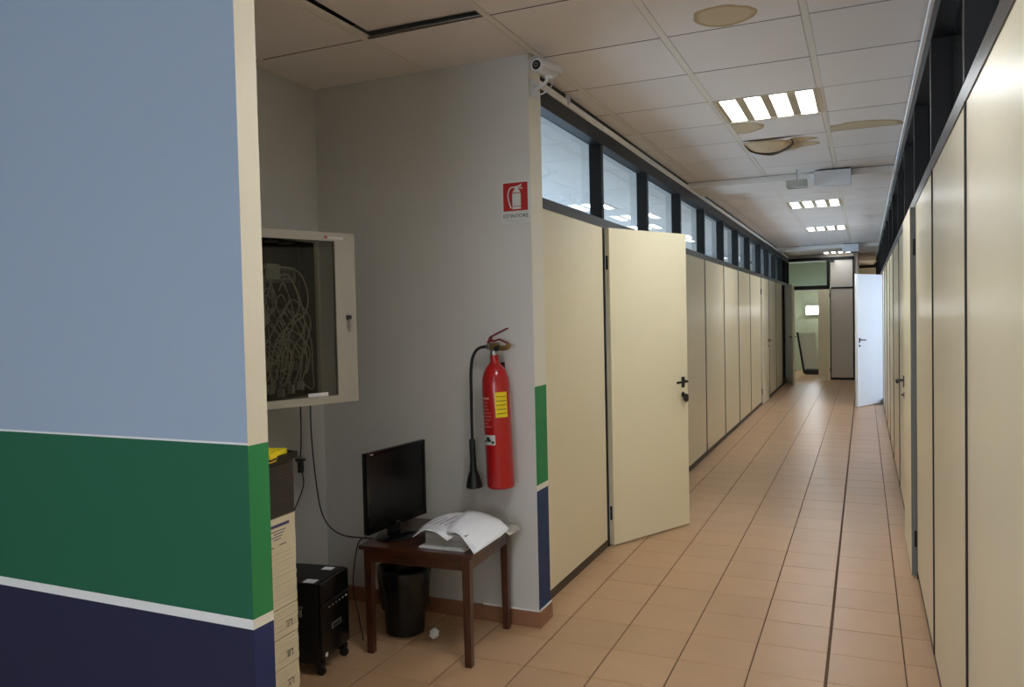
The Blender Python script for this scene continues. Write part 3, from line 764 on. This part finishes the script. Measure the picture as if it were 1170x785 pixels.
# ---- power supply tower
up = thing('computer_tower', 'black computer tower with white stickers on castors beside the wooden table', 'computer', (-2.12, 2.79, 0), .14)
bm = bmesh.new(); abox(bm, -.36, -.015, -.125, .125, .055, .40); finish('casing', bm, 'black', up, bevel=.006)
bm = bmesh.new(); v = abox(bm, -.015, .0, -.122, .122, .07, .397); finish('front_panel', bm, 'black_gloss', up, bevel=.004)
fp = [c for c in up.children if c.name.startswith('front_panel')][0]
box('trim_bar', (0, .006, -.118, .118, .298, .308), 'rubber', up, world=False)
for q in range(6): box('button', (.0, .004, -.06+.03*q, -.05+.03*q, .278, .284), 'cable_grey' if q in (5,) else 'rack', fp, world=False)
box('badge', (0, .003, -.035, .045, .178, .200), 'rack', fp, world=False, label='rectangular badge with a pale outline'); box('badge', (.003, .0036, -.03, .04, .182, .196), 'black', fp, world=False)
bm = bmesh.new(); alathe(bm, [(.010, 0), (.010, .002)], 16, Matrix.Translation((.0, -.085, .085)) @ Matrix.Rotation(math.pi/2, 4, 'Y')); finish('round_sticker', bm, 'paper', fp)
box('latch', (-.11, -.085, -.131, -.124, .29, .30), 'steel', up, world=False); box('latch', (-.105, -.09, -.131, -.124, .255, .285), 'rack', up, world=False)
box('sticker', (-.09, -.035, -.115, -.07, .4003, .4008), 'paper', up, world=False, label='white sticker'); box('sticker', (-.10, -.05, .06, .10, .4003, .4008), 'paper', up, world=False, label='white sticker')
for sx, sy in ((-.03, -.1), (-.03, .1), (-.33, -.1), (-.33, .1)):
    c = box('castor', (sx-.012, sx+.022, sy-.018, sy+.018, .035, .056), 'black', up, world=False, bevel=.003)
    lathe('wheel', [(.012, -.008), (.0195, -.007), (.0195, .007), (.012, .008)], 'rubber', c, 18, Matrix.Translation((sx+.012, sy, .0197)) @ Matrix.Rotation(math.pi/2, 4, 'X'))

# ---- stacks of paper behind the near wall
px0, px1, py0, py1 = -2.22, -1.945, 2.02, 2.335
def pstack(name, label, z0, z1, m, th, group=None, head=False, marks=False, dx=0, rz=.05):
    t = thing(name, label, 'paper stack', ((px0+px1)/2, (py0+py1)/2, z0), rz, group)
    w, d = (px1-px0)/2, (py1-py0)/2; z = 0; n = int(round((z1-z0)/th)); th = (z1-z0)/n; q = 0
    for i in range(n):
        j = random.uniform(-.0012, .0012)
        box('ream', (-w+j, w+j, -d+j, d+random.uniform(-.0008, .0008), z+.0004, z+th-.0006), m, t, world=False); z += th
    if head:
        h = z1-z0
        box('label_sheet', (w+.0015, w+.002, -d+.03, d-.004, h-.13, h-.004), m, t, world=False)
        for k, (a, b, zz) in enumerate(((-.06, .12, .030), (.0, .10, .046), (.03, .09, .056), (.0, .08, .066), (.03, .07, .076))):
            box('print_line', (w+.002, w+.0024, a, b, h-zz-.003 if k else h-zz-.004, h-zz if k else h-zz+.007), 'ink', t, world=False)
        box('print_line', (w+.002, w+.0024, -.03, .03, h-.105, h-.102), 'ink_black', t, world=False); box('print_line', (w+.002, w+.0024, .06, .10, h-.102, h-.099), 'ink_black', t, world=False)
    if marks:
        for a in ((.085, .12, .048, .051), (.118, .121, .026, .051), (.09, .108, .038, .041), (.088, .105, .030, .033)): box('print_mark', (w+.0014, w+.002, a[0], a[1], a[2], a[3]), 'ink_black', t, world=False)
    return t
G = 'cream form stacks behind the wall end'
pstack('form_stack', 'bottom cream paper stack on the floor behind the painted wall end', 0, .134, 'cream_paper', .019, G)
pstack('form_stack', 'cream paper stack with a small mark, second from the floor behind the wall end', .138, .2435, 'cream_paper', .0135, G, marks=True)
pstack('form_stack', 'cream paper stack with a small mark, third from the floor behind the wall end', .2465, .3545, 'cream_paper', .0135, G, marks=True)
pstack('form_stack', 'cream paper stack directly under the tall pack with the printed header', .3575, .4655, 'cream_paper', .0135, G, marks=True)
pstack('form_stack', 'tall cream paper pack with a blue printed header on its side', .4685, .8000, 'cream_paper', .0165, G, head=True)
pstack('dark_stack', 'dark brown stack of folders on top of the cream paper packs', .801, 1.000, 'dark_paper', .011)
tr = thing('desk_tray', 'black shallow tray on top of the dark stack of folders', 'tray', (-2.075, 2.185, 1.0005), .05)
bm = bmesh.new()
abox(bm, -.135, .135, -.16, .16, 0, .006)
for a in ((-.14, .14, -.165, -.157), (-.14, .14, .157, .165), (-.14, -.132, -.157, .157), (.132, .14, -.157, .157)): abox(bm, *a, 0, .026)
finish('shell', bm, 'black_gloss', tr)
yw = thing('yellow_case', 'bright yellow plastic case lying in the black tray', 'case', (-1.995, 2.255, 1.0075), .3)
bm = bmesh.new(); v = abox(bm, -.05, .05, -.09, .06, 0, .034); finish('case_body', bm, 'yellow', yw, bevel=.008)
box('case_edge', (-.052, .052, -.092, .082, .008, .014), 'black', yw, world=False)
gb = thing('grey_device', 'small grey device box standing behind the black tray on the paper stack', 'device', (-2.40, 2.33, 0), 0)
bm = bmesh.new(); abox(bm, -.12, .12, -.14, .14, 0, .97); finish('pedestal', bm, 'dark_paper', gb, bevel=.004)
bm = bmesh.new(); abox(bm, -.10, .12, -.14, .14, .97, 1.10); finish('device_body', bm, 'rack', gb, bevel=.006)
bm = bmesh.new(); abox(bm, -.11, .13, -.15, .15, 1.10, 1.115); finish('device_lid', bm, 'cabinet', gb, bevel=.003)

# ---- wall cabinet with tangled network cables
nc = thing('network_cabinet', 'grey wall cabinet with its glass door ajar and tangled network cables inside', 'network cabinet', (XN, 2.47, 1.13))
Z0, Z1 = 1.135, 1.912; YA, YB = 2.47, 3.15; XF = -2.44
bm = bmesh.new()
abox(bm, XN+.001, XF, YA, YA+.02, Z0, Z1); abox(bm, XN+.001, XF, YB-.02, YB, Z0, Z1)
abox(bm, XN+.001, XF, YA+.02, YB-.02, Z0, Z0+.02); abox(bm, XN+.001, XF, YA+.02, YB-.02, Z1-.02, Z1)
finish('housing', bm, 'cabinet', nc, world=True)
box('back_panel', (XN+.002, XN+.006, YA+.02, YB-.02, Z0+.02, Z1-.02), 'cabinet_in', nc)
for y in (YA+.021, YB-.024): box('liner', (XN+.006, XF-.004, y, y+.003, Z0+.02, Z1-.02), 'cabinet_in', nc)
box('liner', (XN+.006, XF-.004, YA+.02, YB-.02, Z0+.0205, Z0+.0235), 'cabinet_in', nc)
box('liner', (XN+.006, XF-.004, YA+.02, YB-.02, Z1-.0235, Z1-.0205), 'cabinet_in', nc)
for y in (YA+.07, YB-.09): box('rack_rail', (XF-.07, XF-.05, y, y+.02, Z0+.025, Z1-.025), 'cabinet_in', nc)
devs = [(1.70, .07, 'rack'), (1.55, .03, 'cabinet_in'), (1.42, .04, 'black'), (1.28, .04, 'rack'), (1.19, .05, 'black')]
for z, h, m in devs:
    b = box('patch_panel', (XF-.18, XF-.052, YA+.09, YB-.10, z, z+h), m, nc)
    for q in range(14):
        y = YA+.12+.032*q
        if y < YB-.14: box('port', (XF-.0525, XF-.0505, y, y+.018, z+h*.25, z+h*.75), 'black' if m != 'black' else 'rack', b)
box('power_supply', (XF-.12, XF-.045, 2.84, 2.93, 1.71, 1.78), 'sign_white', nc, bevel=.003)
random.seed(11)
def loop_cable(k):
    y = random.uniform(2.66, 3.02); zt = random.uniform(1.5, 1.74); zb = random.uniform(1.18, 1.36)
    d = lambda: XF-random.uniform(.008, .045); sw = random.choice((-1, 1))*random.uniform(.03, .13)
    cl = lambda v: min(max(v, 2.56), 3.10)
    y2 = cl(y+random.uniform(-.16, .16))
    pts = [(XF-.05, cl(y), zt), (d(), cl(y+sw*.4), zt+random.uniform(-.01, .04)), (d(), cl(y+sw), (zt*2+zb)/3), (d(), cl(y2+sw), (zt+zb*2)/3), (d(), cl(y2+sw*.3), zb-.02), (XF-.05, y2, zb+.02)]
    tube('network_cable', pts, .0032, 'cable_grey' if k % 7 else 'cable_black', nc, world=True, n=6, k=7)
for k in range(34): loop_cable(k)
for k in range(7):
    y = 2.68+.05*k; c = [(XF-.05, y, 1.43), (XF-.02, y+.03, 1.40+.01*(k % 3)), (XF-.015, y+.09, 1.33), (XF-.03, y+.06, 1.22)]
    tube('network_cable', c, .003, 'cable_grey', nc, world=True, n=6)
tube('network_cable', [(XF-.05, 2.86, 1.745), (XF-.02, 2.92, 1.765), (XF-.012, 3.03, 1.74), (XF-.012, 3.085, 1.64), (XF-.014, 3.06, 1.55), (XF-.03, 2.98, 1.50)], .004, 'cable_grey', nc, world=True, n=8)
for k in range(6):
    box('plug', (XF-.05, XF-.02, 2.68+.07*k, 2.70+.07*k, 1.16+.012*(k % 3), 1.20+.012*(k % 3)), 'sign_white' if k % 2 else 'cable_grey', nc, bevel=.002)
# door, hinged on the near side and swung 23 degrees open
dr_a = -.397
def dbx(nm, x0, x1, y0, y1, z0, z1, m, par=nc, bev=0, lab=None):
    rot = Matrix.Translation((XF+.012, YA, 0)) @ Matrix.Rotation(dr_a, 4, 'Z')
    return box(nm, (x0, x1, y0, y1, z0, z1), m, par, rot=rot, bevel=bev, label=lab)
DL = .655
bm = bmesh.new()
for a in ((-.008, .012, 0, DL, Z0, Z0+.034), (-.008, .012, 0, DL, Z1-.038, Z1), (-.008, .012, 0, .06, Z0+.034, Z1-.038), (-.008, .012, DL-.105, DL, Z0+.034, Z1-.038)): abox(bm, *a)
bm.transform(Matrix.Translation((XF+.012, YA, 0)) @ Matrix.Rotation(dr_a, 4, 'Z'))
door = finish('door', bm, 'cabinet', nc, world=True, label='grey framed glass door standing ajar')
dbx('glass_pane', .001, .004, .055, DL-.10, Z0+.03, Z1-.034, 'glass_smoke', door)
dbx('lock', .012, .020, DL-.055, DL-.03, 1.515, 1.535, 'black', door, .002)
dbx('key', .018, .024, DL-.045, DL-.040, 1.46, 1.52, 'steel', door)
dbx('key_tag', .018, .022, DL-.052, DL-.032, 1.475, 1.492, 'steel', door)
dbx('paper_slip', .0045, .006, .40, .50, Z0+.036, Z0+.052, 'paper', door)
dbx('badge', .012, .0128, DL-.165+.03, DL-.07+.01, Z1-.030, Z1-.018, 'sign_white', door)
dbx('badge_mark', .012, .0132, DL-.155, DL-.145, Z1-.028, Z1-.016, 'red', door)
for k in range(4): box('vent_slot', (XF-.10, XF-.04, 2.62+.12*k, 2.68+.12*k, Z1-.030, Z1-.0255), 'sign_white', nc)
# ---- cords hanging from the cabinet
def cord(label, pts, r=.0034):
    org = Vector(pts[-1]); o = tube('power_cord', [Vector(p)-org for p in pts], r, 'cable_black', n=7); o.location = org
    o['label'] = label; o['category'] = 'cord'; return o
cord('black cord with an inline switch hanging below the cabinet down behind the tower', [(-2.52, 3.09, 1.134), (-2.53, 3.10, .98), (-2.53, 3.09, .86), (-2.55, 3.08, .83), (-2.54, 3.12, .80), (-2.525, 3.095, .77), (-2.52, 3.09, .70), (-2.56, 3.06, .58), (-2.62, 3.02, .45), (-2.64, 2.97, .30)])
cord('long black cord looping from the cabinet to the wooden table', [(-2.50, 3.14, 1.15-.017), (-2.50, 3.14, .95), (-2.50, 3.16, .75), (-2.49, 3.18, .58), (-2.46, 3.20, .49), (-2.39, 3.22, .44), (-2.28, 3.24, .43), (-2.18, 3.22, .44)])
sw = thing('inline_switch', 'small black and grey connector on the left hanging cord', 'connector', (-2.53, 3.088, .80))
box('plug_body', (-.022, .022, -.014, .014, .028, .040), 'black', sw, world=False, bevel=.003); box('plug_cap', (-.008, .008, -.008, .008, .040, .052), 'rack', sw, world=False, bevel=.002)
box('plug_body', (-.012, .012, -.01, .01, -.03, .025), 'black', sw, world=False, bevel=.003)
cord('thin black cable dropping behind the table next to the tower', [(-2.13, 3.05, .50), (-2.15, 3.01, .47), (-2.16, 2.98, .30), (-2.15, 3.0, .15), (-2.14, 3.02, .02)], .003)
# ---- fittings on the beams
def fit(name, label, c):
    t = thing(name, label, 'junction box', ((c[0]+c[1])/2, c[3], c[4]))
    box('cover', c, 'white_plastic', t, bevel=.004); box('gasket', (c[0]+.01, c[1]-.01, c[2]+.01, c[3], c[5], c[5]+.008), 'seam', t)
    return t
fit('junction_box', 'white box mounted on the nearer ceiling beam', (-.395, -.095, 7.50, 7.619, 2.605, 2.742))
fit('junction_box', 'white box mounted on the farther ceiling beam', (-.36, -.08, 15.93, 16.049, 2.60, 2.742))
el = thing('exit_lamp', 'small grey lamp hanging from the ceiling beside the white beam box', 'lamp', (-.53, 7.42, 2.60))
bm = bmesh.new()
for a in ((-.085, .085, -.07, -.055), (-.085, .085, .055, .07), (-.085, -.07, -.055, .055), (.07, .085, -.055, .055)): abox(bm, *a, 0, .06)
finish('housing', bm, 'cabinet', el)
box('reflector', (-.07, .07, -.055, .055, .03, .04), 'rack', el, world=False)
for q in range(4): box('louvre', (-.07, .07, -.042+.028*q, -.039+.028*q, .004, .028), 'louvre', el, world=False)
box('hanger', (-.005, .005, -.005, .005, .06, CZ-2.60), 'steel', el, world=False)
tube('conduit', [(.0, 0, .12), (.06, 0, .12), (.13, .02, .12)], .006, 'ceil_rail', el, k=1)
dc = thing('end_camera', 'tiny black camera at the top of the far end wall', 'camera', (-.64, YEND, 2.57))
box('body', (-.05, .06, -.10, -.05, .0, .045), 'black', dc, world=False, bevel=.004); box('arm', (-.01, .01, -.055, .009, .01, .03), 'black', dc, world=False)
# clips that hold the cable strip above the left partition
cl = thing('strip_clip', 'white cable clip on the strip under the ceiling beside the security camera', 'clip', (-1.50, 4.22, 2.70))
box('clip_body', (-.02, .004, -.006, .006, -.005, .05), 'white_plastic', cl, world=False)
